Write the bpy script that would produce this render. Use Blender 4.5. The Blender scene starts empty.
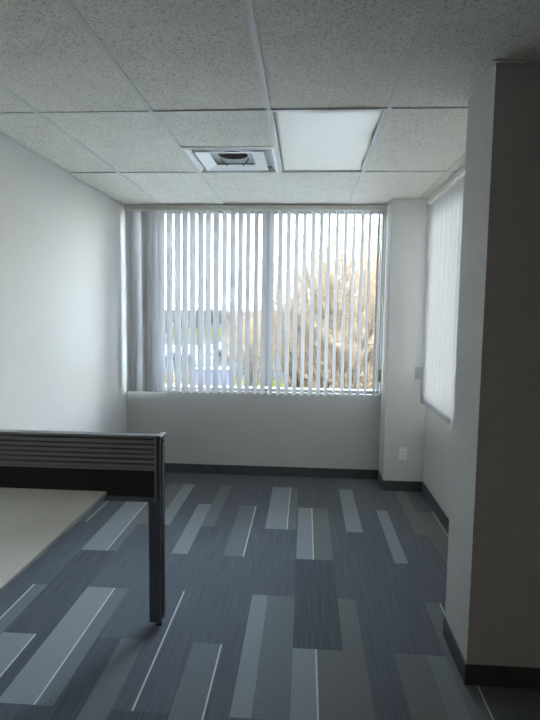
import bpy, bmesh, math, random
from mathutils import Vector, Matrix

random.seed(7)
S = bpy.context.scene
COL = S.collection
PI = math.pi

# ------------------------------------------------------------------ helpers
def mat(name, color, rough=0.6, spec=0.5, metal=0.0):
    m = bpy.data.materials.new(name); m.use_nodes = True
    b = m.node_tree.nodes['Principled BSDF']
    b.inputs['Base Color'].default_value = (*color, 1)
    b.inputs['Roughness'].default_value = rough
    b.inputs['Metallic'].default_value = metal
    b.inputs['Specular IOR Level'].default_value = spec
    return m

def noise_mat(name, c1, c2, scale=(40, 40, 40), rough=0.7, spec=0.3, bump=0.0, detail=4, lo=.35, hi=.65, bscale=None, metal=0.0):
    m = mat(name, c1, rough, spec, metal)
    nt = m.node_tree; N = nt.nodes; L = nt.links
    b = N['Principled BSDF']
    tc = N.new('ShaderNodeTexCoord'); mp = N.new('ShaderNodeMapping')
    mp.inputs['Scale'].default_value = scale
    no = N.new('ShaderNodeTexNoise'); no.inputs['Scale'].default_value = 1; no.inputs['Detail'].default_value = detail
    cr = N.new('ShaderNodeValToRGB')
    cr.color_ramp.elements[0].position = lo; cr.color_ramp.elements[0].color = (*c1, 1)
    cr.color_ramp.elements[1].position = hi; cr.color_ramp.elements[1].color = (*c2, 1)
    L.new(tc.outputs['Object'], mp.inputs['Vector']); L.new(mp.outputs['Vector'], no.inputs['Vector'])
    L.new(no.outputs['Fac'], cr.inputs['Fac']); L.new(cr.outputs['Color'], b.inputs['Base Color'])
    if bump:
        bp = N.new('ShaderNodeBump'); bp.inputs['Strength'].default_value = bump; bp.inputs['Distance'].default_value = .002
        L.new(no.outputs['Fac'], bp.inputs['Height']); L.new(bp.outputs['Normal'], b.inputs['Normal'])
    return m

class MB:
    """collects shapes, then links them as one mesh object"""
    def __init__(s): s.v = []; s.f = []; s.mi = []
    def add(s, vs, fs, mi=0):
        o = len(s.v); s.v += [tuple(v) for v in vs]
        s.f += [tuple(i + o for i in f) for f in fs]; s.mi += [mi] * len(fs)
        return s
    def box(s, x0, x1, y0, y1, z0, z1, mi=0):
        vs = [(x, y, z) for x in (x0, x1) for y in (y0, y1) for z in (z0, z1)]
        return s.add(vs, [(0, 1, 3, 2), (4, 6, 7, 5), (0, 4, 5, 1), (2, 3, 7, 6), (0, 2, 6, 4), (1, 5, 7, 3)], mi)
    def bbox(s, x0, x1, y0, y1, z0, z1, b=.003, seg=2, mi=0):
        bm = bmesh.new(); bmesh.ops.create_cube(bm, size=1)
        for v in bm.verts:
            v.co = Vector(((x0 + x1) / 2 + v.co.x * (x1 - x0), (y0 + y1) / 2 + v.co.y * (y1 - y0), (z0 + z1) / 2 + v.co.z * (z1 - z0)))
        bmesh.ops.bevel(bm, geom=list(bm.edges), offset=b, segments=seg, profile=.5, affect='EDGES')
        s.addbm(bm, mi); return s
    def addbm(s, bm, mi=0):
        bm.verts.index_update()
        s.add([v.co.copy() for v in bm.verts], [[v.index for v in f.verts] for f in bm.faces], mi); bm.free()
    def quad(s, a, b, c, d, mi=0): return s.add([a, b, c, d], [(0, 1, 2, 3)], mi)
    def tube(s, pts, rad, n=6, cap=True, mi=0):
        pts = [Vector(p) for p in pts]
        if not hasattr(rad, '__len__'): rad = [rad] * len(pts)
        vs = []; fs = []
        for i, p in enumerate(pts):
            d = (pts[min(i + 1, len(pts) - 1)] - pts[max(i - 1, 0)]).normalized()
            a = d.orthogonal().normalized() if abs(d.z) > .99 else d.cross(Vector((0, 0, 1))).normalized()
            c = d.cross(a)
            for k in range(n):
                t = 2 * PI * k / n; vs.append(p + (a * math.cos(t) + c * math.sin(t)) * rad[i])
        for i in range(len(pts) - 1):
            for k in range(n):
                k2 = (k + 1) % n; fs.append((i * n + k, i * n + k2, (i + 1) * n + k2, (i + 1) * n + k))
        if cap:
            fs.append(tuple(range(n))[::-1]); fs.append(tuple(range((len(pts) - 1) * n, len(pts) * n)))
        return s.add(vs, fs, mi)
    def prism(s, prof, a0, a1, axis='y', mi=0):
        """profile polygon extruded along an axis"""
        n = len(prof)
        def P(p, a): return {'y': (p[0], a, p[1]), 'x': (a, p[0], p[1]), 'z': (p[0], p[1], a)}[axis]
        vs = [P(p, a0) for p in prof] + [P(p, a1) for p in prof]
        fs = [tuple(range(n)), tuple(range(n, 2 * n))[::-1]] + [(i, n + i, n + (i + 1) % n, (i + 1) % n) for i in range(n)]
        return s.add(vs, fs, mi)
    def build(s, name, m, parent=None, smooth=False, fix=True):
        me = bpy.data.meshes.new(name); me.from_pydata(s.v, [], s.f)
        ms = m if isinstance(m, (list, tuple)) else [m]
        for q in ms: me.materials.append(q)
        if len(ms) > 1: me.polygons.foreach_set('material_index', s.mi)
        if fix:
            bm = bmesh.new(); bm.from_mesh(me); bmesh.ops.recalc_face_normals(bm, faces=bm.faces); bm.to_mesh(me); bm.free()
        if smooth: me.polygons.foreach_set('use_smooth', [True] * len(me.polygons))
        me.update()
        o = bpy.data.objects.new(name, me); COL.objects.link(o)
        if parent is not None: o.parent = parent
        return o

def tag(o, label, cat, group=None, kind=None):
    o['label'] = label; o['category'] = cat
    if group: o['group'] = group
    if kind: o['kind'] = kind
    return o
def thing(name, label, cat, loc=(0, 0, 0), rz=0, group=None):
    o = bpy.data.objects.new(name, None); o.location = loc; o.rotation_euler.z = rz
    o.empty_display_size = .1; COL.objects.link(o)
    return tag(o, label, cat, group)
def struct(o): o['kind'] = 'structure'; return o

# ------------------------------------------------------------------ dimensions (metres)
CAMZ = 1.6744
CZ = 2.6976            # underside of the ceiling grid
XL = -1.82             # left wall
YB = 5.33              # window wall
XR = 1.131             # right wall with the side window
PX, PY = .762, 4.995   # corner pillar
NX, NY0, NY1 = .757, 2.34, 2.72   # wall end close to the camera
XE, YF = 3.4, -4.5     # the dark part of the room behind
TOP = 3.15

# ------------------------------------------------------------------ materials
M = {}
M['wall'] = noise_mat('wall_paint', (.60, .590, .568), (.625, .615, .593), (60, 60, 60), .75, .25, .05)
M['rear'] = noise_mat('rear_office_wall', (.22, .21, .20), (.25, .24, .23), (30, 30, 30), .8, .2)  # unseen rear walls, coloured darker to cut bounced light
M['bar'] = mat('grid_white', (.72, .70, .65), .5, .3)
M['base'] = noise_mat('rubber_base', (.066, .069, .075), (.078, .081, .088), (20, 20, 20), .5, .35)
M['plenum'] = mat('plenum_dark', (.12, .12, .12), .9, .1)
M['alu'] = mat('window_frame_paint', (.46, .47, .48), .4, .4)
M['diffuser'] = mat('cream_lens', (.84, .765, .63), .35, .4)
M['ventwhite'] = mat('vent_white', (.80, .79, .75), .4, .4)
M['recess_shade'] = mat('recess_shade_grey', (.45, .455, .45), .5, .4)  # grey stands in for the shade inside the vent's recess
M['ductdark'] = mat('duct_dark', (.22, .225, .235), .7, .3)
M['charcoal'] = noise_mat('charcoal_metal', (.13, .15, .18), (.145, .165, .195), (9, 9, 9), .42, .45)
M['slat'] = noise_mat('slat_grey', (.25, .26, .27), (.27, .28, .29), (9, 9, 9), .45, .4)
M['blackpanel'] = noise_mat('black_infill', (.034, .032, .031), (.044, .041, .039), (300, 300, 300), .8, .2)
M['worktop'] = noise_mat('worktop_laminate', (.79, .77, .71), (.82, .80, .74), (50, 50, 50), .45, .35)
M['edging'] = mat('worktop_edging', (.62, .62, .60), .5, .3)
M['plastic_white'] = mat('plastic_white', (.78, .79, .79), .35, .4)
M['plate_grey'] = mat('plate_grey', (.40, .41, .42), .4, .4)
M['slot'] = mat('slot_dark', (.02, .02, .02), .6, .2)
M['steel'] = mat('steel', (.55, .56, .58), .3, .5, .9)
M['cord'] = mat('cord_white', (.75, .75, .73), .6, .2)
M['tassel'] = mat('tan_wood', (.42, .27, .10), .5, .3)

def ceiling_tile_mat():
    m = mat('fissured_ceiling_tile', (.6, .6, .58), .9, .1)
    nt = m.node_tree; N = nt.nodes; L = nt.links; b = N['Principled BSDF']
    tc = N.new('ShaderNodeTexCoord')
    n1 = N.new('ShaderNodeTexNoise'); n1.inputs['Scale'].default_value = 120; n1.inputs['Detail'].default_value = 3; n1.inputs['Distortion'].default_value = 1.2
    n2 = N.new('ShaderNodeTexNoise'); n2.inputs['Scale'].default_value = 7; n2.inputs['Detail'].default_value = 2
    cr = N.new('ShaderNodeValToRGB'); e = cr.color_ramp.elements
    e[0].position = .37; e[0].color = (.52, .50, .46, 1); e[1].position = .48; e[1].color = (.90, .86, .775, 1)
    c2 = N.new('ShaderNodeValToRGB'); e = c2.color_ramp.elements
    e[0].position = .3; e[0].color = (.93, .93, .92, 1); e[1].position = .7; e[1].color = (1, 1, 1, 1)
    mx = N.new('ShaderNodeMixRGB'); mx.blend_type = 'MULTIPLY'; mx.inputs[0].default_value = 1
    bp = N.new('ShaderNodeBump'); bp.inputs['Strength'].default_value = .35; bp.inputs['Distance'].default_value = .003
    L.new(tc.outputs['Object'], n1.inputs['Vector']); L.new(tc.outputs['Object'], n2.inputs['Vector'])
    L.new(n1.outputs['Fac'], cr.inputs['Fac']); L.new(n2.outputs['Fac'], c2.inputs['Fac'])
    L.new(cr.outputs['Color'], mx.inputs[1]); L.new(c2.outputs['Color'], mx.inputs[2]); L.new(mx.outputs[0], b.inputs['Base Color'])
    L.new(n1.outputs['Fac'], bp.inputs['Height']); L.new(bp.outputs['Normal'], b.inputs['Normal'])
    return m
M['tile'] = ceiling_tile_mat()

def carpet_mat(name, c1, c2, streak=130, along=2.2, speck=.25):
    m = mat(name, c1, .95, .05)
    nt = m.node_tree; N = nt.nodes; L = nt.links; b = N['Principled BSDF']
    tc = N.new('ShaderNodeTexCoord'); mp = N.new('ShaderNodeMapping'); mp.inputs['Scale'].default_value = (streak, along, 1)
    n1 = N.new('ShaderNodeTexNoise'); n1.inputs['Scale'].default_value = 1; n1.inputs['Detail'].default_value = 3
    n2 = N.new('ShaderNodeTexNoise'); n2.inputs['Scale'].default_value = 260; n2.inputs['Detail'].default_value = 2
    mm = N.new('ShaderNodeMath'); mm.operation = 'MULTIPLY_ADD'
    cr = N.new('ShaderNodeValToRGB'); e = cr.color_ramp.elements
    e[0].position = .32; e[0].color = (*c1, 1); e[1].position = .68; e[1].color = (*c2, 1)
    sb = N.new('ShaderNodeMath'); sb.operation = 'SUBTRACT'; sb.inputs[1].default_value = .5
    L.new(tc.outputs['Object'], mp.inputs['Vector']); L.new(mp.outputs['Vector'], n1.inputs['Vector'])
    L.new(tc.outputs['Object'], n2.inputs['Vector'])
    L.new(n2.outputs['Fac'], sb.inputs[0]); L.new(sb.outputs[0], mm.inputs[0]); mm.inputs[1].default_value = speck * 3
    L.new(n1.outputs['Fac'], mm.inputs[2]); L.new(mm.outputs[0], cr.inputs['Fac']); L.new(cr.outputs['Color'], b.inputs['Base Color'])
    bp = N.new('ShaderNodeBump'); bp.inputs['Strength'].default_value = .3; bp.inputs['Distance'].default_value = .002
    L.new(n2.outputs['Fac'], bp.inputs['Height']); L.new(bp.outputs['Normal'], b.inputs['Normal'])
    return m
CARPET = [
    carpet_mat('carpet_slate', (.104, .113, .127), (.144, .154, .169)),
    carpet_mat('carpet_light', (.222, .240, .252), (.290, .310, .320), 110, 110),
    carpet_mat('carpet_mid', (.150, .162, .172), (.200, .212, .220), 110, 110),
    carpet_mat('carpet_olive', (.155, .157, .152), (.200, .200, .193), 110, 110),
    carpet_mat('carpet_cream_line', (.50, .50, .49), (.60, .60, .59), 40, 40, .1),
    carpet_mat('carpet_dark', (.082, .089, .102), (.120, .129, .143)),
    carpet_mat('carpet_soft', (.190, .205, .215), (.235, .252, .260), 110, 110),
]
BASE, LIGHT, MID, OLIVE, LINE, DARK, SOFT = range(7)

# ------------------------------------------------------------------ floor: planks of 0.25 m with woven strips
PW = .2506; PX0 = -1.536
def colx(k): return PX0 + PW * k
EVEN = [5.43, 4.465, 3.503, 2.533, 1.565, .598, -.37, -1.337, -2.305, -3.27, -4.24, -5.2]
ODD = [5.95, 4.98, 3.990, 3.018, 2.053, 1.085, .118, -.85, -1.82, -2.787, -3.755, -4.72]
W = .0085
def lw(a): return (a, a + W, LINE)
PLANKS = {   # (column, upper y): strips (x0, x1, tone) measured from the plank's left edge
    (0, 4.465): [(0, .177, LIGHT), lw(.177), (.1855, PW, MID)],
    (1, 4.98): [(0, .145, OLIVE), (.145, PW, LIGHT)],
    (-1, 4.98): [(0, .083, MID), lw(.083)],
    (2, 4.465): [(.137, PW, LIGHT)],
    (3, 4.98): [(0, .105, MID)],
    (4, 4.465): [(0, .133, MID), lw(.133)],
    (5, 4.98): [(0, .165, LIGHT), lw(.165), (.1735, .24, MID)],
    (6, 4.465): [(0, .112, LIGHT), lw(.112), (.1205, PW, OLIVE)],
    (7, 4.98): [(.126, PW, LIGHT)],
    (8, 4.465): [(.161, PW, LIGHT)],
    (9, 4.98): [(.15, PW, OLIVE)],
    (10, 4.465): [(0, .130, OLIVE), lw(.130)],
    (-1, 3.018): [(0, .16, BASE), lw(.163), (.1715, PW, MID)],
    (0, 3.503): [(0, PW, DARK)],
    (1, 3.018): [(0, .163, LIGHT), lw(.163), (.1715, PW, MID)],
    (0, 2.533): [(0, .172, LIGHT), lw(.172), (.1805, PW, DARK)],
    (2, 2.533): [(0, .125, DARK), (.13, PW, MID)],
    (3, 3.018): [lw(.086)],
    (4, 2.533): [(0, .137, MID), lw(.137)],
    (5, 3.018): [(0, .09, LIGHT), (.09, PW, MID)],
    (6, 3.503): [(0, PW, DARK)],
    (6, 2.533): [(0, .111, LIGHT), lw(.111), (.1195, PW, OLIVE)],
    (7, 3.018): [(0, .102, OLIVE)],
    (8, 2.533): [(0, .158, OLIVE), (.158, PW, SOFT)],
    (9, 3.018): [(0, .083, MID), lw(.085)],
    (1, 2.053): [(0, PW, DARK)], (5, 2.053): [(.14, PW, MID)], (7, 2.053): [(.12, PW, LIGHT)], (3, 2.053): [(0, PW, DARK)],
}
TYPES = [[], [], [(0, .165, LIGHT), lw(.165), (.1735, PW, MID)], [(.13, PW, LIGHT)], [(0, .11, MID)], [(0, .133, MID), lw(.133)], [(0, PW, DARK)]]
fl = MB(); rng = random.Random(3)
for k in range(-2, 20):
    edges = EVEN if k % 2 == 0 else ODD
    x0 = colx(k)
    for a, b in zip(edges, edges[1:]):
        strips = PLANKS.get((k, a))
        if strips is None: strips = rng.choice(TYPES) if (a < 2.1 and (a not in (3.503, 2.533))) else []
        cuts = []; c = 0
        for s0, s1, t in sorted(strips):
            if s0 > c + 1e-5: cuts.append((c, s0, BASE))
            cuts.append((s0, s1, t)); c = s1
        if c < PW - 1e-5: cuts.append((c, PW, BASE))
        for s0, s1, t in cuts:
            xa, xb = max(x0 + s0, XL - .1), min(x0 + s1, XE + .1); ya, yb = max(b, YF - .1), min(a, YB + .05)
            if xa > XR + .1: yb = min(yb, NY1 - .01)
            if xb > xa and yb > ya: fl.quad((xa, ya, 0), (xb, ya, 0), (xb, yb, 0), (xa, yb, 0), t)
floor = struct(fl.build('floor', CARPET, fix=False))
sb = MB(); sb.box(XL - .2, XE + .2, YF - .2, 2.7, -.35, -.004); sb.box(XL - .2, 1.34, 2.7, YB + .22, -.35, -.004)
struct(sb.build('floor_slab', M['plenum']))

# ------------------------------------------------------------------ walls
def wall(name, boxes, m_=None):
    m = MB()
    for b in boxes: m.box(*b)
    return struct(m.build(name, m_ or M['wall']))
T = .22
wall('wall_left', [(XL - T, XL, YF - T, YB + T, -.35, TOP)])
WX0, WX1, WZ0, WZ1 = -1.788, .752, .858, 2.682      # window opening in the back wall
wall('wall_back', [(XL, WX0, YB, YB + T, 0, TOP), (WX1, XR + T, YB, YB + T, 0, TOP), (WX0, WX1, YB, YB + T, 0, WZ0), (WX0, WX1, YB, YB + T, WZ1, TOP)])
RY0, RY1, RZ0, RZ1 = 2.80, 4.92, .92, 2.61          # opening in the right wall
wall('wall_right', [(XR, XR + T, NY1, RY0, 0, TOP), (XR, XR + T, RY1, YB, 0, TOP), (XR, XR + T, RY0, RY1, 0, RZ0), (XR, XR + T, RY0, RY1, RZ1, TOP)])
p = MB(); p.box(PX, XR, PY, YB, 0, TOP); struct(p.build('pillar', M['wall']))
wall('wall_partition', [(NX, XE, NY0, NY1, 0, TOP)])
wall('wall_east', [(XE, XE + T, YF - T, NY1, 0, TOP)], M['rear'])
wall('wall_front', [(XL, XE, YF - T, YF, 0, TOP)], M['rear'])

# baseboards
BH, BT = .098, .008
def baseboard(name, segs):
    m = MB()
    for s in segs: m.bbox(*s, b=.0025)
    return struct(m.build(name, M['base']))
baseboard('baseboard_back', [(XL, PX, YB - BT, YB, 0, BH)])
baseboard('baseboard_left', [(XL, XL + BT, YF, YB - BT, 0, BH)])
baseboard('baseboard_right', [(XR - BT, XR, NY1, PY - BT, 0, BH)])
baseboard('baseboard_pillar', [(PX - BT, PX, PY - BT, YB - BT, 0, BH), (PX, XR, PY - BT, PY, 0, BH)])
baseboard('baseboard_partition', [(NX - BT, NX, NY0 - BT, NY1, 0, BH), (NX, XE, NY0 - BT, NY0, 0, BH)])

# ------------------------------------------------------------------ ceiling
GX = [-1.431 + .61 * i for i in range(-1, 9)]
GY = [5.276, 4.056, 2.836, 1.616, .396, -.824, -2.044, -3.264, -4.484, -5.7]
xs = [XL] + [x for x in GX if XL < x < XE] + [XE]
ys = sorted([y for y in GY if YF < y < YB] + [YF, YB])
REC = .0065
VX0, VX1, VY0, VY1 = -.821, -.211, 3.446, 4.056
tl = MB(); rng = random.Random(5)
for i in range(len(xs) - 1):
    for j in range(len(ys) - 1):
        x0, x1, y0, y1 = xs[i], xs[i + 1], ys[j], ys[j + 1]
        if abs(x0 + .211) < .01 and (abs(y0 - 2.836) < .01 or abs(y0 + 2.044) < .01): continue          # lay-in light
        if abs(x0 + .821) < .01 and abs(y0 - 2.836) < .01: y1 = VY0          # half tile, vent beyond
        if y1 > NY1:
            if x0 > XR: y1 = min(y1, NY1); 
            else: x1 = min(x1, XR + .1)
            if y1 <= y0: continue
        d = [REC + rng.uniform(-.0025, .0025) for _ in range(4)]
        z = CZ
        vs = [(x0, y0, z + d[0]), (x1, y0, z + d[1]), (x1, y1, z + d[2]), (x0, y1, z + d[3])]
        tl.add(vs + [(a, b, c + .016) for a, b, c in vs], [(3, 2, 1, 0), (4, 5, 6, 7), (0, 1, 5, 4), (1, 2, 6, 5), (2, 3, 7, 6), (3, 0, 4, 7)])
struct(tl.build('ceiling', M['tile']))
gb = MB(); BW = .012
for x in xs[1:-1]: ye = YB if x < XR else NY1; gb.box(x - BW, x + BW, YF, ye, CZ, CZ + .004); gb.box(x - .001, x + .001, YF, ye, CZ + .004, CZ + .035)
for y in ys[1:-1]: xe = XE if y < NY1 else XR + .1; gb.box(XL, xe, y - BW, y + BW, CZ - .0004, CZ + .0036); gb.box(XL, xe, y - .001, y + .001, CZ + .004, CZ + .035)
gb.box(VX0, VX1, VY0 - BW, VY0 + BW, CZ - .0004, CZ + .0036)
# wall angles
gb.box(XL, XL + .02, YF, YB, CZ, CZ + .004); gb.box(XL, PX, YB - .02, YB, CZ, CZ + .004); gb.box(PX, XR, PY - .02, PY, CZ, CZ + .004)
gb.box(NX - .02, NX, NY0, NY1, CZ, CZ + .004); gb.box(NX - .02, XE, NY0 - .02, NY0, CZ, CZ + .004)
struct(gb.build('ceiling_grid', M['bar']))
rf = MB(); rf.box(XL - T, XE + T, YF - T, NY1, TOP, TOP + .2); rf.box(XL - T, XR + T, NY1, YB + T, TOP, TOP + .2); struct(rf.build('roof_slab', M['plenum']))

# lay-in light with a sagging cream lens
lt = thing('ceiling_light', 'cream rectangular ceiling light panel, switched off, with a slightly warped lens', 'light', (.094, 3.446, CZ))
hs = MB(); hs.box(-.293, .293, -.598, .598, .05, .12)
for a in ((-.293, -.285, -.598, .598), (.285, .293, -.598, .598), (-.293, .293, -.598, -.59), (-.293, .293, .59, .598)): hs.box(*a, .006, .05)
hs.build('housing', M['ventwhite'], lt)
ln = MB(); nx, ny = 28, 44; vs = []
for j in range(ny + 1):
    for i in range(nx + 1):
        u, v = i / nx * 2 - 1, j / ny * 2 - 1
        x = u * .280 + (.006 * math.sin(v * 7 + 1) * max(0, u) ** 4); y = v * .583
        z = .010 - .010 * (1 - u * u) * (1 - v * v) + .007 * (u * u) * max(0, -v) ** 6 - .004 * max(0, u) ** 5 * math.sin(v * 6)
        if v < -.97: z += .004 * (1 - u * u)
        vs.append((x, y, z))
fs = [(j * (nx + 1) + i, j * (nx + 1) + i + 1, (j + 1) * (nx + 1) + i + 1, (j + 1) * (nx + 1) + i) for j in range(ny) for i in range(nx)]
ln.add(vs, fs); lens = ln.build('diffuser', M['diffuser'], lt, True)
so = lens.modifiers.new('t', 'SOLIDIFY'); so.thickness = .003; so.offset = 1

# square supply diffuser
vt = thing('ceiling_vent', 'white square ceiling air vent with an open dark duct in its middle', 'vent', ((VX0 + VX1) / 2, (VY0 + VY1) / 2, CZ))
def ring(m, r0, z0, r1, z1, n=1, th=.0015):
    c = [(-1, -1), (1, -1), (1, 1), (-1, 1)]
    for k in range(4):
        a, b = c[k], c[(k + 1) % 4]
        m.quad((a[0] * r0, a[1] * r0, z0), (b[0] * r0, b[1] * r0, z0), (b[0] * r1, b[1] * r1, z1), (a[0] * r1, a[1] * r1, z1))
fr = MB(); ring(fr, .294, .0, .280, -.004); ring(fr, .280, -.004, .276, .0); ring(fr, .276, .0, .252, .024); ring(fr, .294, 0, .294, .02)
fr.build('frame', M['ventwhite'], vt, fix=False)
lv = MB(); ring(lv, .226, -.004, .140, .014); ring(lv, .226, -.004, .226, -.001); ring(lv, .226, -.001, .140, .017); ring(lv, .140, .014, .140, .017)
lv.build('louver', M['ventwhite'], vt, fix=False)
dc = MB(); seg = 32; HR, HZ = .102, .034; HY = -.028
sq = []
for k in range(seg):
    t = 2 * PI * k / seg; c_, s_ = math.cos(t), math.sin(t); q = .254 / max(abs(c_), abs(s_)); sq.append((c_ * q, s_ * q, HZ))
ci = [(math.cos(2 * PI * k / seg) * HR, math.sin(2 * PI * k / seg) * HR + HY, HZ) for k in range(seg)]
up = [(x, y, .30) for x, y, z in ci]
dc.add(sq + ci, [(k, (k + 1) % seg, seg + (k + 1) % seg, seg + k) for k in range(seg)])
dc.build('neck_plate', M['recess_shade'], vt, fix=False)
dk = MB(); dk.add(ci + up, [(k, (k + 1) % seg, seg + (k + 1) % seg, seg + k) for k in range(seg)] + [tuple(range(seg, 2 * seg))])
dk.build('duct', M['ductdark'], vt, fix=False)
for sx in (-1, 1):
    br = MB(); br.tube([(sx * .098, .040, .036), (sx * .095, .060, .028), (sx * .062, .10, .006), (sx * .055, .108, .003)], .005, 6)
    br.build('bracket', M['ductdark'], vt)
cb = MB(); cb.bbox(-.13, .13, .104, .112, .009, .016, .002); cb.build('crossbar', M['ductdark'], vt)

# ------------------------------------------------------------------ windows
def glass_mat():
    m = bpy.data.materials.new('window_glass'); m.use_nodes = True
    nt = m.node_tree; N = nt.nodes; L = nt.links; N.clear()
    o = N.new('ShaderNodeOutputMaterial'); t = N.new('ShaderNodeBsdfTransparent'); t.inputs[0].default_value = (.86, .885, .89, 1)
    g = N.new('ShaderNodeBsdfGlossy'); g.inputs['Roughness'].default_value = .01
    f = N.new('ShaderNodeFresnel'); f.inputs[0].default_value = 1.45
    mx = N.new('ShaderNodeMixShader')
    L.new(f.outputs[0], mx.inputs[0]); L.new(t.outputs[0], mx.inputs[1]); L.new(g.outputs[0], mx.inputs[2]); L.new(mx.outputs[0], o.inputs[0])
    return m
M['glass'] = glass_mat()

w1 = bpy.data.objects.new('window_1', None); COL.objects.link(w1); struct(w1); w1.location = ((WX0 + WX1) / 2, YB + .12, WZ0)
ox, oy, oz = w1.location
def fbox(m, x0, x1, y0, y1, z0, z1, b=.004): m.bbox(x0 - ox, x1 - ox, y0 - oy, y1 - oy, z0 - oz, z1 - oz, b)
f = MB(); fw_ = .045
fbox(f, WX0, WX0 + .03, YB + .09, YB + .16, WZ0, WZ1); fbox(f, WX1 - .015, WX1, YB + .09, YB + .16, WZ0, WZ1)
fbox(f, WX0, WX1, YB + .09, YB + .16, WZ0, WZ0 + .03); fbox(f, WX0, WX1, YB + .09, YB + .16, WZ1 - .035, WZ1)
struct(f.build('window_frame', M['alu'], w1))
mu = MB(); fbox(mu, -.425, -.338, YB + .085, YB + .165, WZ0 + .05, WZ1 - .035); struct(mu.build('mullion', M['alu'], w1))
for a, b in ((WX0 + .03, -.425), (-.338, WX1 - .015)):
    g = MB(); fbox(g, a, b, YB + .122, YB + .128, WZ0 + .05, WZ1 - .035, .001); struct(g.build('glass', M['glass'], w1))
w2 = bpy.data.objects.new('window_2', None); COL.objects.link(w2); struct(w2); w2.location = (XR + .12, (RY0 + RY1) / 2, RZ0)
ox, oy, oz = w2.location
f = MB(); X0, X1 = XR + .09, XR + .16
fbox(f, X0, X1, RY0, RY0 + .045, RZ0, RZ1); fbox(f, X0, X1, RY1 - .045, RY1, RZ0, RZ1); fbox(f, X0, X1, RY0, RY1, RZ0, RZ0 + .05); fbox(f, X0, X1, RY0, RY1, RZ1 - .035, RZ1)
struct(f.build('window_frame', M['alu'], w2))
mu = MB(); fbox(mu, X0 - .005, X1 + .005, 3.86, 3.94, RZ0 + .05, RZ1 - .035); struct(mu.build('mullion', M['alu'], w2))
for a, b in ((RY0 + .045, 3.86), (3.94, RY1 - .045)):
    g = MB(); fbox(g, XR + .122, XR + .128, a, b, RZ0 + .05, RZ1 - .035, .001); struct(g.build('glass', M['glass'], w2))

# ------------------------------------------------------------------ vertical blinds
def vane_mat():
    m = bpy.data.materials.new('blind_vane'); m.use_nodes = True
    nt = m.node_tree; N = nt.nodes; L = nt.links; N.clear()
    o = N.new('ShaderNodeOutputMaterial'); d = N.new('ShaderNodeBsdfDiffuse'); t = N.new('ShaderNodeBsdfTranslucent')
    tc = N.new('ShaderNodeTexCoord'); mp = N.new('ShaderNodeMapping'); mp.inputs['Scale'].default_value = (150, 150, 8)
    n = N.new('ShaderNodeTexNoise'); n.inputs['Scale'].default_value = 1; n.inputs['Detail'].default_value = 2
    cr = N.new('ShaderNodeValToRGB'); e = cr.color_ramp.elements
    e[0].color = (.55, .55, .555, 1); e[1].color = (.64, .64, .645, 1)
    t.inputs[0].default_value = (.82, .82, .80, 1)
    mx = N.new('ShaderNodeMixShader'); mx.inputs[0].default_value = .036
    L.new(tc.outputs['Object'], mp.inputs[0]); L.new(mp.outputs[0], n.inputs[0]); L.new(n.outputs[0], cr.inputs[0]); L.new(cr.outputs[0], d.inputs[0])
    L.new(d.outputs[0], mx.inputs[1]); L.new(t.outputs[0], mx.inputs[2]); L.new(mx.outputs[0], o.inputs[0])
    return m
M['vane'] = vane_mat()
VW = .089
def vane_mesh(L, twist=0.0, bow=.005):
    """hanging strip, 89 mm wide along local +x, slightly bowed; top at z=0"""
    m = MB(); nw, nh = 6, 14; vs = []
    for j in range(nh + 1):
        t = j / nh; a = twist * max(0, t - .08) ** .7 if twist else 0; ca, sa = math.cos(a), math.sin(a)
        for i in range(nw + 1):
            u = i / nw * 2 - 1; x = u * VW / 2; y = bow * (1 - u * u)
            vs.append((x * ca - y * sa, x * sa + y * ca, -L * t))
    fs = [(j * (nw + 1) + i, (j + 1) * (nw + 1) + i, (j + 1) * (nw + 1) + i + 1, j * (nw + 1) + i + 1) for j in range(nh) for i in range(nw)]
    m.add(vs, fs); o = m.build('vane', M['vane'], None, True, fix=False); return o
def put_vane(parent, proto, x, y, z, rz):
    o = proto.copy(); COL.objects.link(o); o.parent = parent; o.location = (x, y, z); o.rotation_euler = (0, 0, rz); return o

BY = 5.265; VT = 2.640
b1 = thing('vertical_blind', 'white vertical blind with open slats across the wide window of the end wall', 'blind', (0, BY, CZ), 0, 'vertical blinds')
hr = MB(); hr.bbox(-1.80, .748, -.028, .028, -.050, -.004, .003); hr.box(-1.80, .748, -.008, .008, -.056, -.050)
hr.build('headrail', M['bar'], b1)
VL = VT - .850
base_vane = vane_mesh(VL); tw1 = vane_mesh(VL, math.radians(-24)); 
F, YAW, PITCH, ROLL = 533.99, -.0656, -.0906, .0135
def camaxes():
    cy, sy = math.cos(YAW), math.sin(YAW); fwd = Vector((sy, cy, 0)); right = Vector((cy, -sy, 0)); up = Vector((0, 0, 1))
    cp, sp = math.cos(PITCH), math.sin(PITCH); f2 = cp * fwd + sp * up; u2 = -sp * fwd + cp * up
    cr, sr = math.cos(ROLL), math.sin(ROLL)
    return cr * right + sr * u2, -sr * right + cr * u2, f2
CR, CU, CF = camaxes()
def px(x, y, Y):
    """world point at depth Y seen at photo pixel x, y"""
    d = (x - 270) / F * CR + (360 - y) / F * CU + CF
    d = d * (Y / d.y); return Vector((d.x, d.y, d.z + CAMZ))
rng = random.Random(11)
special = [(130.4, 75, base_vane), (131.4, 74, tw1), (136.6, 66, base_vane), (145.6, 76, base_vane), (146.8, 75, tw1), (151.2, 66, base_vane), (156.0, 58, base_vane), (161.2, 40, base_vane)]
first = True; vanes = []
for pxx, th, proto in special:
    x = px(pxx, 230, BY).x; vanes.append((x, th, proto))
xa = px(169.4, 230, BY).x; xb = px(378.6, 230, BY).x
for k in range(27):
    vanes.append((xa + (xb - xa) * k / 26 + rng.uniform(-.004, .004), 32 - 8 * k / 26 + rng.uniform(-3, 3), base_vane))
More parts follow.
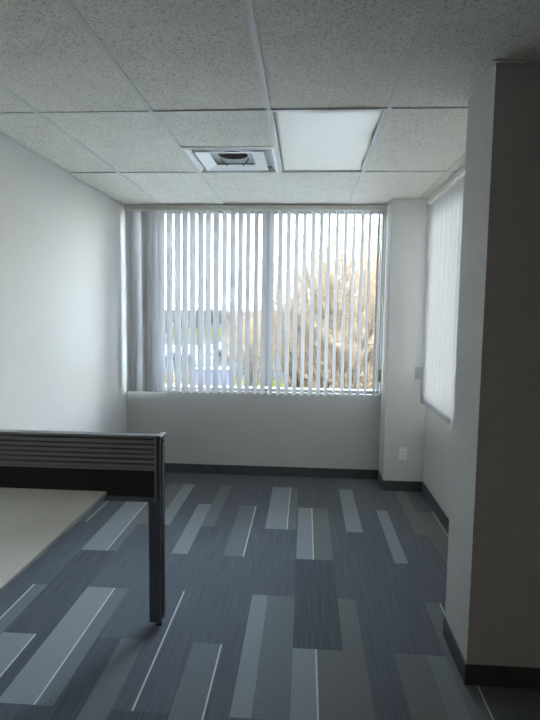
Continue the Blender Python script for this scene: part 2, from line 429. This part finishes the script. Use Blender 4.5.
vanes.append((px(381.6, 230, BY).x, 14, base_vane))
for x, th, proto in vanes:
    v = put_vane(b1, proto, x, rng.uniform(-.002, .002), VT - CZ, math.radians(90 - th) + 0)
cx = px(382.4, 300, BY - .045).x
cd = MB(); cd.tube([(cx, -.045, -.06), (cx + .001, -.045, -.8), (cx - .001, -.045, -1.57)], .0022, 6)
cdo = cd.build('cord', M['cord'], b1)
ts = MB(); zc = -1.60; ts.tube([(cx, -.045, zc + .03), (cx, -.045, zc + .02), (cx, -.045, zc - .02), (cx, -.045, zc - .085), (cx, -.045, zc - .09)], [.003, .009, .013, .012, .004], 10)
ts.build('tassel', M['tassel'], cdo, True)['label'] = 'tan cord weight'

b2 = thing('vertical_blind', 'closed white vertical blind glowing on the side window of the right wall', 'blind', (1.087, 0, CZ), 0, 'vertical blinds')
hr = MB(); hr.bbox(-.022, .022, NY1 + .01, PY - .01, -.046, -.004, .003); hr.box(-.008, .008, NY1 + .01, PY - .01, -.054, -.046); hr.build('headrail', M['bar'], b2)
y = PY - .047
while y > NY1 + .06:
    put_vane(b2, base_vane, rng.uniform(-.003, .003), y, VT - CZ, math.radians(90 + 8) + rng.uniform(-.09, .09))
    y -= .0775
for o in (base_vane, tw1): bpy.data.objects.remove(o)

# ------------------------------------------------------------------ wall plates
ot = thing('wall_outlet', 'white double power outlet low on the corner pillar', 'outlet', (.936, PY, .36))
pl = MB(); pl.bbox(-.036, .036, -.006, 0, -.058, .058, .002); pl.build('plate', M['plastic_white'], ot)
for z in (-.021, .021):
    s = MB(); s.bbox(-.017, .017, -.0085, -.005, z - .0145, z + .0145, .003, 3); so_ = s.build('socket', M['plastic_white'], ot)
    h = MB(); h.box(-.0085, -.006, -.0089, -.008, z - .001, z + .008); h.box(.0055, .0085, -.0089, -.008, z - .001, z + .008)
    h.tube([(0, -.0089, z - .008), (0, -.008, z - .008)], .0028, 8); h.build('slot', M['slot'], so_)
sc = MB(); sc.tube([(0, -.0072, 0), (0, -.005, 0)], .003, 10); sc.build('screw', M['steel'], ot)
sw = thing('wall_switch', 'small grey switch plate on the corner pillar half hidden by the side blind', 'switch', (1.052, PY, 1.125))
s = MB(); s.bbox(-.036, .036, -.006, 0, -.058, .058, .002); s.build('plate', M['plate_grey'], sw)
s = MB(); s.bbox(-.009, .009, -.012, -.005, -.018, .018, .002); s.build('toggle', M['plate_grey'], sw)

# ------------------------------------------------------------------ workstation desk
DX, DY = -1.3, 2.66
dk = thing('workstation_desk', 'beige topped office desk with a slatted charcoal screen along its far edge', 'desk', (DX, DY, 0))
def dbox(name, m, *boxes, parent=dk, b=.003):
    q = MB()
    for c in boxes: q.bbox(c[0] - DX, c[1] - DX, c[2] - DY, c[3] - DY, c[4], c[5], b)
    return q.build(name, m, parent)
WE = -1.006; SY0, SY1 = 2.625, 2.672     # worktop edge; screen front and back
# worktop: bevelled edge profile
prof = [(XL + .012 - DX, .738), (WE - .006 - DX, .738), (WE - DX, .733), (WE - .018 - DX, .700), (XL + .012 - DX, .700)]
wt = MB(); wt.prism(prof, .55 - DY, SY0 - .002 - DY); wto = wt.build('worktop', M['worktop'], dk)
ed = MB(); ed.prism([(WE + .0015 - DX, .7365), (WE + .0015 - DX, .731), (WE - .0165 - DX, .6985), (WE - .020 - DX, .6985), (WE - .004 - DX, .731), (WE - .004 - DX, .7375)], .55 - DY, SY0 - .003 - DY)
ed.build('edge_band', M['edging'], wto)
PXR = -.716; PXL = -.797
# screen frame
SXL = XL + .012
top = dbox('top_rail', M['slat'], (SXL, PXL + .050, SY0 - .004, SY1 + .004, 1.022, 1.036))
sl = MB()
zt, zb = 1.020, .866; n = 6; ph = (zt - zb) / n
for k in range(n):
    z1 = zt - k * ph; z0 = z1 - ph
    sl.prism([(SY0 - DY, z1 - .007), (SY0 - .0025 - DY, z1 - .009), (SY0 - .0025 - DY, z0 + .001), (SY0 - DY, z0), (SY0 + .012 - DY, z0), (SY0 + .012 - DY, z1 - .007)], SXL + .012 - DX, PXL + .040 - DX, 'x')
sl.build('slat_panel', M['slat'], dk)
bk = MB(); bk.box(SXL + .012 - DX, PXL + .040 - DX, SY0 + .012 - DY, SY1 - DY, zb, zt); bk.build('slat_backing', M['blackpanel'], dk)
dbox('middle_rail', M['slat'], (SXL, PXL + .050, SY0 - .003, SY1, .853, .866), b=.002)
dbox('infill_panel', M['blackpanel'], (SXL + .012, PXL + .042, SY0 + .006, SY1 - .006, .712, .854), b=.001)
dbox('lower_rail', M['charcoal'], (SXL, PXL + .050, SY0 - .003, SY1, .688, .714), b=.004)
dbox('side_frame', M['slat'], (PXL + .039, PXL + .051, SY0 - .005, SY1 + .004, .688, 1.037), b=.003)
# end post
post = dbox('post', M['charcoal'], (PXL, PXL + .052, SY0 + .020, SY0 + .085, .024, .688), (PXL + .052, PXL + .066, SY0 + .010, SY0 + .095, .024, 1.030), b=.004)
dbox('post_trim', M['blackpanel'], (PXL + .066, PXL + .072, SY0 + .030, SY0 + .080, .05, 1.02), parent=post, b=.002)
dbox('end_cap', M['charcoal'], (PXL + .050, PXL + .076, SY0 - .002, SY0 + .098, 1.030, 1.036), parent=post, b=.003)
for z in (1.005, .985, .058, .042):
    q = MB(); q.tube([(PXL + .070 - DX, SY0 + .055 - DY, z), (PXL + .083 - DX, SY0 + .055 - DY, z)], [.005, .006], 8); q.build('clip', M['steel'], post)
ft = MB(); ft.tube([(PXL + .045 - DX, SY0 + .050 - DY, .026), (PXL + .045 - DX, SY0 + .050 - DY, .012)], .006, 8); ft.tube([(PXL + .045 - DX, SY0 + .050 - DY, .013), (PXL + .045 - DX, SY0 + .050 - DY, 0)], [.012, .017], 14); ft.build('foot', M['slot'], dk)
dbox('post', M['charcoal'], (SXL, SXL + .052, SY0 + .020, SY0 + .040, 0, .688), b=.004)
dbox('leg', M['charcoal'], (WE - .30, WE - .24, .60, .66, 0, .700), b=.004)
dbox('leg', M['charcoal'], (SXL + .02, SXL + .08, .60, .66, 0, .700), b=.004)

# ------------------------------------------------------------------ outside
GZ = -3.9
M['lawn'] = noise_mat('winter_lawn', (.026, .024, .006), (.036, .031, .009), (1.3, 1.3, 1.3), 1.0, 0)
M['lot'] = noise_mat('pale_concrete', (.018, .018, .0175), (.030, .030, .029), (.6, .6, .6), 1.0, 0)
M['bounce'] = noise_mat('bounce_roof_pale', (.50, .50, .49), (.56, .56, .55), (.8, .8, .8), .9, .1)  # pale surface of the added roof that throws daylight indoors
M['bark'] = noise_mat('bark', (.030, .022, .016), (.060, .045, .032), (12, 12, 3), .9, .1)
M['twig'] = noise_mat('tan_twigs', (.13, .088, .058), (.21, .15, .10), (3, 3, 3), .9, .1)
M['leaf'] = noise_mat('dry_tan_leaves', (.18, .095, .04), (.28, .175, .085), (6, 6, 6), .8, .1)
M['leaf_pale'] = noise_mat('dry_pale_leaves', (.22, .145, .075), (.31, .225, .13), (6, 6, 6), .8, .1)
M['farbark'] = noise_mat('far_bark', (.030, .026, .022), (.046, .040, .035), (2, 2, 2), .9, .1)
M['blue'] = mat('blue_paint', (.085, .088, .15), .45, .4)
M['bluedark'] = mat('blue_lid', (.070, .073, .17), .5, .4)
M['tyre'] = mat('tyre', (.012, .012, .012), .8, .2)
M['carglass'] = mat('car_glass', (.015, .018, .02), .1, .6)

def ground(name, m, x0, x1, y0, y1, z):
    q = MB(); q.box(x0, x1, y0, y1, z - .06, z); return struct(q.build(name, m))
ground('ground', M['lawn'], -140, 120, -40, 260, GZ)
q = MB(); q.box(XL - 9, XR + T + 8, YB + T, YB + T + 6.5, GZ + .02, -.45); q.box(XR + T, XR + T + 8, YF, YB + T, GZ + .02, -.45); struct(q.build('added_bounce_roof', M['bounce']))  # unseen pale roof added outside the windows to bounce daylight onto the ceiling
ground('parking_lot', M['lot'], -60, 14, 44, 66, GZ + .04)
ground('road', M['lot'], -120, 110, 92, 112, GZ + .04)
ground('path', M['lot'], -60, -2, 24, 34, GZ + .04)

def dirv(az, el): return Vector((math.cos(az) * math.cos(el), math.sin(az) * math.cos(el), math.sin(el)))
def tree(name, label, loc, H, R, seed, n1=26, n2=9, n3=4, leaves=2500, leafm='leaf', lsize=.045, barkm='bark', twigm='twig', base=.12, group=None, twr=.006):
    """bare broom-shaped tree: trunk, rising limbs, side branches, twigs and the dry leaves still on them"""
    r = random.Random(seed); t = thing(name, label, 'tree', loc, 0, group)
    tr = MB(); tw = MB(); lf = MB(); tips = []
    th = H * .45; tr.tube([(0, 0, 0), (.03 * H * .1, 0, th * .5), (0, .02, th)], [H * .018, H * .014, H * .009], 8)
    for i in range(n1):
        z0 = r.uniform(base, .44) * H; az = i * 2.39996 + r.uniform(-.4, .4); f = r.uniform(.55, 1)
        L = math.hypot(R, H - z0) * f; p = Vector((0, 0, z0)); pts = [p.copy()]; el = r.uniform(.5, 1.25)
        top = Vector((math.cos(az) * R * math.sqrt(r.random()), math.sin(az) * R * math.sqrt(r.random()), z0 + (H - z0) * r.uniform(.55, 1) * (1 - .0)))
        mid = p.lerp(top, .5) + Vector((math.cos(az), math.sin(az), -.3)) * R * .22
        pts = []
        for s in range(7):
            u = s / 6; pts.append(p * (1 - u) ** 2 + mid * 2 * u * (1 - u) + top * u * u)
        r0 = H * .0055; tr.tube(pts, [r0 * (1 - .8 * s / 6) for s in range(7)], 5)
        for j in range(n2):
            u = r.uniform(.18, 1); k = min(int(u * 6), 5); q = pts[k].lerp(pts[k + 1], u * 6 - k)
            d = (pts[k + 1] - pts[k]).normalized() * .7 + dirv(r.uniform(0, 2 * PI), r.uniform(-.3, 1.0)) * .75; d.normalize()
            Lb = r.uniform(.10, .24) * H * (1.15 - .6 * u); q2 = q + d * Lb * .5 + Vector((r.uniform(-.1, .1), r.uniform(-.1, .1), .05)) * Lb; q3 = q + d * Lb + Vector((0, 0, .12 * Lb))
            tw.tube([q, q2, q3], [twr * 1.5, twr * 1.2, twr * .6], 4, False)
            for _ in range(n3):
                v = r.uniform(.2, 1); a = q.lerp(q2, v * 2) if v < .5 else q2.lerp(q3, v * 2 - 1)
                e = d * .6 + dirv(r.uniform(0, 2 * PI), r.uniform(-.4, 1.1)); e.normalize(); Lc = r.uniform(.3, .75) * Lb
                b = a + e * Lc; tw.tube([a, a.lerp(b, .5) + Vector((0, 0, .03)) * Lc, b], [twr, twr * .8, twr * .5], 3, False)
                tips.append((a, b))
    for _ in range(leaves):
        a, b = r.choice(tips); p = a.lerp(b, r.uniform(.15, 1.05)); u = dirv(r.uniform(0, 2 * PI), r.uniform(-1.2, .6)); w = u.orthogonal().normalized()
        w = Matrix.Rotation(r.uniform(0, 6.28), 3, u) @ w; s = lsize * r.uniform(.6, 1.3); n = u.cross(w) * s * .18
        lf.add([p, p + u * s * .5 + w * s * .32 + n, p + u * s, p + u * s * .5 - w * s * .32 + n], [(0, 1, 2), (0, 2, 3)])
    if not leaves or H < 2.5: tr.add(tw.v, tw.f)
    tr.build('trunk', M[barkm], t, True, fix=False)
    if leaves and H >= 2.5: tw.build('twigs', M[twigm], t, True, fix=False)
    if leaves: lf.build('foliage', M[leafm], t, False, fix=False)
    return t
def gp(pxx, Y): v = px(pxx, 330, Y); return (v.x, Y, GZ)
tree('bare_tree', 'tall bare tan tree right of centre outside the window, its crown above all others', gp(350, 16), 8.5, 1.9, 21, 70, 14, 7, 10000, 'leaf_pale', .045)
tree('bare_tree', 'orange brown bushy tree just right of the window mullion', gp(302, 20.5), 7.9, 1.7, 22, 54, 13, 6, 9000, 'leaf', .05)
tree('bare_tree', 'dry tree at the right edge of the window beside the corner pillar', gp(390, 24), 9.4, 2.0, 23, 54, 12, 6, 9000, 'leaf_pale', .055)
tree('bare_tree', 'small rusty leaved tree standing left of the window mullion', gp(253, 27), 6.3, 1.5, 24, 30, 10, 6, 5000, 'leaf', .065)
tree('dry_shrub', 'low rust coloured shrub at the left bottom corner of the window view', gp(176, 28), 2.4, 1.3, 25, 18, 8, 4, 2500, 'leaf', .06)
tree('dry_shrub', 'low pale dry shrub in front of the tall bare tree', gp(330, 13.4), 2.9, .8, 26, 30, 10, 5, 4500, 'leaf_pale', .045)
# trees along the horizon
rng = random.Random(40)
side = ['first from the left', 'second from the left', 'third from the left', 'fourth from the left', 'fifth from the left', 'sixth from the left', 'seventh from the left', 'eighth from the left', 'ninth from the left']
for i, pxx in enumerate((150, 166, 181, 195, 209, 224, 239, 253, 268)):
    Y = (118, 129, 141)[i % 3]
    tree('far_tree', 'grey bare tree on the horizon beyond the road, ' + side[i] + ' in the row', gp(pxx, Y), rng.uniform(5.2, 7.2), 3.0, 60 + i, 20, 8, 3, 0, barkm='farbark', twigm='farbark', twr=.05, group='grey trees on the horizon')
# far building
bd = thing('far_building', 'long low grey building on the horizon behind the bare trees', 'building', (px(235, 310, 165).x, 165, GZ))
q = MB(); q.box(-32, 26, 0, 20, 0, 5.2); q.build('wall', mat('far_wall', (.06, .058, .056), .9, .1), bd)
q = MB(); q.box(-32.4, 26.4, -.4, 20.4, 5.2, 5.7); q.build('roof', mat('far_roof', (.09, .09, .095), .9, .1), bd)
for k in range(8):
    q = MB(); q.box(-29 + 7 * k, -25 + 7 * k, -.06, 0, 1.5, 3.6); q.build('window', M['carglass'], bd)
bh = thing('brick_house', 'brick coloured house left of the window mullion beyond the lawn', 'building', (px(249, 320, 86).x, 86, GZ))
q = MB(); q.box(-4, 4, 0, 7, 0, 2.6); q.build('wall', noise_mat('brick', (.085, .048, .03), (.11, .062, .04), (9, 9, 14), .9, .1), bh)
q = MB(); q.prism([(-4.4, 2.6), (4.4, 2.6), (0, 4.2)], -.3, 7.3); q.build('roof', mat('house_roof', (.07, .06, .055), .9, .1), bh)
for x in (-2.6, 1.2):
    q = MB(); q.box(x, x + 1.4, -.05, 0, .9, 2.1); q.build('window', M['carglass'], bh)

# blue bin on the lot below
bn = thing('blue_container', 'blue box-shaped bin on the paving below the left half of the window', 'container', (px(214, 380, 31).x, 31, GZ + .04))
q = MB(); q.prism([(-.95, .12), (.95, .12), (1.02, 2.1), (-1.02, 2.1)], -.6, .6); bo = q.build('body', M['blue'], bn)
for x in (-.7, -.23, .23, .7):
    q = MB(); q.bbox(x - .05, x + .05, -.66, -.6, .15, 1.95, .01); q.build('rib', M['blue'], bo)
q = MB(); q.bbox(-1.05, 1.05, -.68, .66, 2.1, 2.18, .02); q.build('lid', M['blue'], bn)
for x in (-.8, .8):
    for y in (-.45, .45):
        q = MB(); q.tube([(x - .05, y, .08), (x + .05, y, .08)], .08, 12); q.build('wheel', M['tyre'], bn)

# parked cars
def car(label, loc, rz, paint, suv=0):
    t = thing('parked_car', label, 'car', loc, rz, 'cars in the far parking lot'); h = .12 * suv
    q = MB(); lo = [(-2.2, .30), (-2.22, .62), (-2.1, .88 + h), (-1.2, .96 + h), (1.55, .98 + h), (2.15, .92 + h), (2.2, .55), (2.15, .30)]
    q.prism(lo, -.86, .86); q.build('body', paint, t)
    c = MB(); z0, z1 = .95 + h, 1.45 + 1.6 * h; a, b, cc, d = (-1.15, -.35, 1.05 + .5 * suv, 1.75 + .3 * suv)
    c.add([(a, -.78, z0), (a, .78, z0), (d, .78, z0), (d, -.78, z0), (b, -.62, z1), (b, .62, z1), (cc, .62, z1), (cc, -.62, z1)], [(0, 1, 5, 4), (1, 2, 6, 5), (2, 3, 7, 6), (3, 0, 4, 7), (4, 5, 6, 7)])
    c.build('windows', M['carglass'], t)
    r = MB(); r.bbox(b - .02, cc + .02, -.65, .65, z1 - .03, z1 + .03, .02); r.build('roof', paint, t)
    for x in (-1.35, 1.35):
        for y in (-.8, .8):
            w = MB(); w.tube([(x, y - .1, .32), (x, y + .1, .32)], .32, 16); w.build('wheel', M['tyre'], t)
    return t
pk = lambda n, c: mat(n, c, .3, .5)
white, black, silver, red, dark = pk('car_white', (.12, .12, .12)), pk('car_black', (.012, .012, .014)), pk('car_silver', (.09, .095, .10)), pk('car_red', (.10, .018, .012)), pk('car_grey', (.05, .055, .06))
for (a, Y, lab, pnt, suv) in ((170, 60, 'silver car parked at the left end of the lot', silver, 0), (188, 57, 'black car parked beside the silver one in the lot', black, 1), (203, 50, 'dark grey car parked nearest the blue bin', dark, 1), (207, 62, 'white car parked behind the dark grey car', white, 0), (222, 67, 'black low car parked in the middle of the lot', black, 0), (238, 60, 'red car parked at the right end of the lot', red, 0)):
    l = gp(a, Y); car(lab, (l[0], Y, GZ + .04), rng.choice((PI / 2, -PI / 2, PI / 2 + .1)), pnt, suv)

# ------------------------------------------------------------------ light
wd = bpy.data.worlds.new('sky'); S.world = wd; wd.use_nodes = True
nt = wd.node_tree; N = nt.nodes; L = nt.links; bg = N['Background']
tc = N.new('ShaderNodeTexCoord'); sp = N.new('ShaderNodeSeparateXYZ'); cr = N.new('ShaderNodeValToRGB'); e = cr.color_ramp.elements
e[0].position = .0; e[0].color = (1, .955, .88, 1); e[1].position = .5; e[1].color = (.62, .79, 1.0, 1)
L.new(tc.outputs['Generated'], sp.inputs[0]); L.new(sp.outputs['Z'], cr.inputs[0]); L.new(cr.outputs[0], bg.inputs[0])
vd = N.new('ShaderNodeVectorMath'); vd.operation = 'DOT_PRODUCT'; vd.inputs[1].default_value = Vector((.9, .03, .42)).normalized()
L.new(tc.outputs['Generated'], vd.inputs[0])
m0 = N.new('ShaderNodeMath'); m0.operation = 'MAXIMUM'; m0.inputs[1].default_value = 0; L.new(vd.outputs['Value'], m0.inputs[0])
m1 = N.new('ShaderNodeMath'); m1.operation = 'POWER'; m1.inputs[1].default_value = 1; L.new(m0.outputs[0], m1.inputs[0])
m2 = N.new('ShaderNodeMath'); m2.operation = 'MULTIPLY_ADD'; m2.inputs[1].default_value = 12; m2.inputs[2].default_value = 4.5; L.new(m1.outputs[0], m2.inputs[0])
L.new(m2.outputs[0], bg.inputs[1])       # hazy sky, brighter around the sun
sl_ = bpy.data.lights.new('sun', 'SUN'); sl_.energy = 5.5; sl_.angle = math.radians(2); sl_.color = (1, .88, .74)
so_ = bpy.data.objects.new('sun', sl_); COL.objects.link(so_)
sd = Vector((.9, .03, .42)); so_.rotation_euler = sd.to_track_quat('Z', 'Y').to_euler(); so_.location = (30, -10, 20)
def portal(name, loc, rot, sx, sy):
    l = bpy.data.lights.new(name, 'AREA'); l.shape = 'RECTANGLE'; l.size = sx; l.size_y = sy; l.cycles.is_portal = True
    o = bpy.data.objects.new(name, l); o.location = loc; o.rotation_euler = rot; COL.objects.link(o)
# unseen warm lamp added behind the camera to brighten surfaces facing it
ll = thing('ceiling_light', 'added warm ceiling lamp behind the camera, unseen, brightening the room', 'light', (.094, -1.434, CZ))
q = MB(); q.bbox(-.293, .293, -.598, .598, .0, .06, .004); q.build('housing', M['ventwhite'], ll)
q = MB(); q.bbox(-.28, .28, -.585, .585, -.012, -.001, .003)
ml = mat('added_lamp_lens', (.9, .88, .82), .4, .3); ml.node_tree.nodes['Principled BSDF'].inputs['Emission Color'].default_value = (1, .88, .74, 1); ml.node_tree.nodes['Principled BSDF'].inputs['Emission Strength'].default_value = 1.2
q.build('diffuser', ml, ll)
portal('portal_back', ((WX0 + WX1) / 2, YB + .2, (WZ0 + WZ1) / 2), (-PI / 2, 0, 0), WX1 - WX0, WZ1 - WZ0)
portal('portal_right', (XR + .2, (RY0 + RY1) / 2, (RZ0 + RZ1) / 2), (PI / 2, 0, PI / 2), RY1 - RY0, RZ1 - RZ0)

# ------------------------------------------------------------------ camera
cam = bpy.data.cameras.new('camera'); co = bpy.data.objects.new('camera', cam); COL.objects.link(co)
cam.sensor_fit = 'HORIZONTAL'; cam.sensor_width = 36; cam.lens = 36 * F / 540; cam.clip_start = .05; cam.clip_end = 600
mw = Matrix((CR, CU, -CF)).transposed().to_4x4(); mw.translation = (0, 0, CAMZ); co.matrix_world = mw
S.camera = co
S.view_settings.view_transform = 'Standard'; S.view_settings.look = 'None'; S.view_settings.gamma = 1; S.view_settings.use_curve_mapping = False
S.view_settings.exposure = 2.0
S.cycles.max_bounces = 16; S.cycles.diffuse_bounces = 10; S.cycles.transparent_max_bounces = 16
S.cycles.use_denoising = True
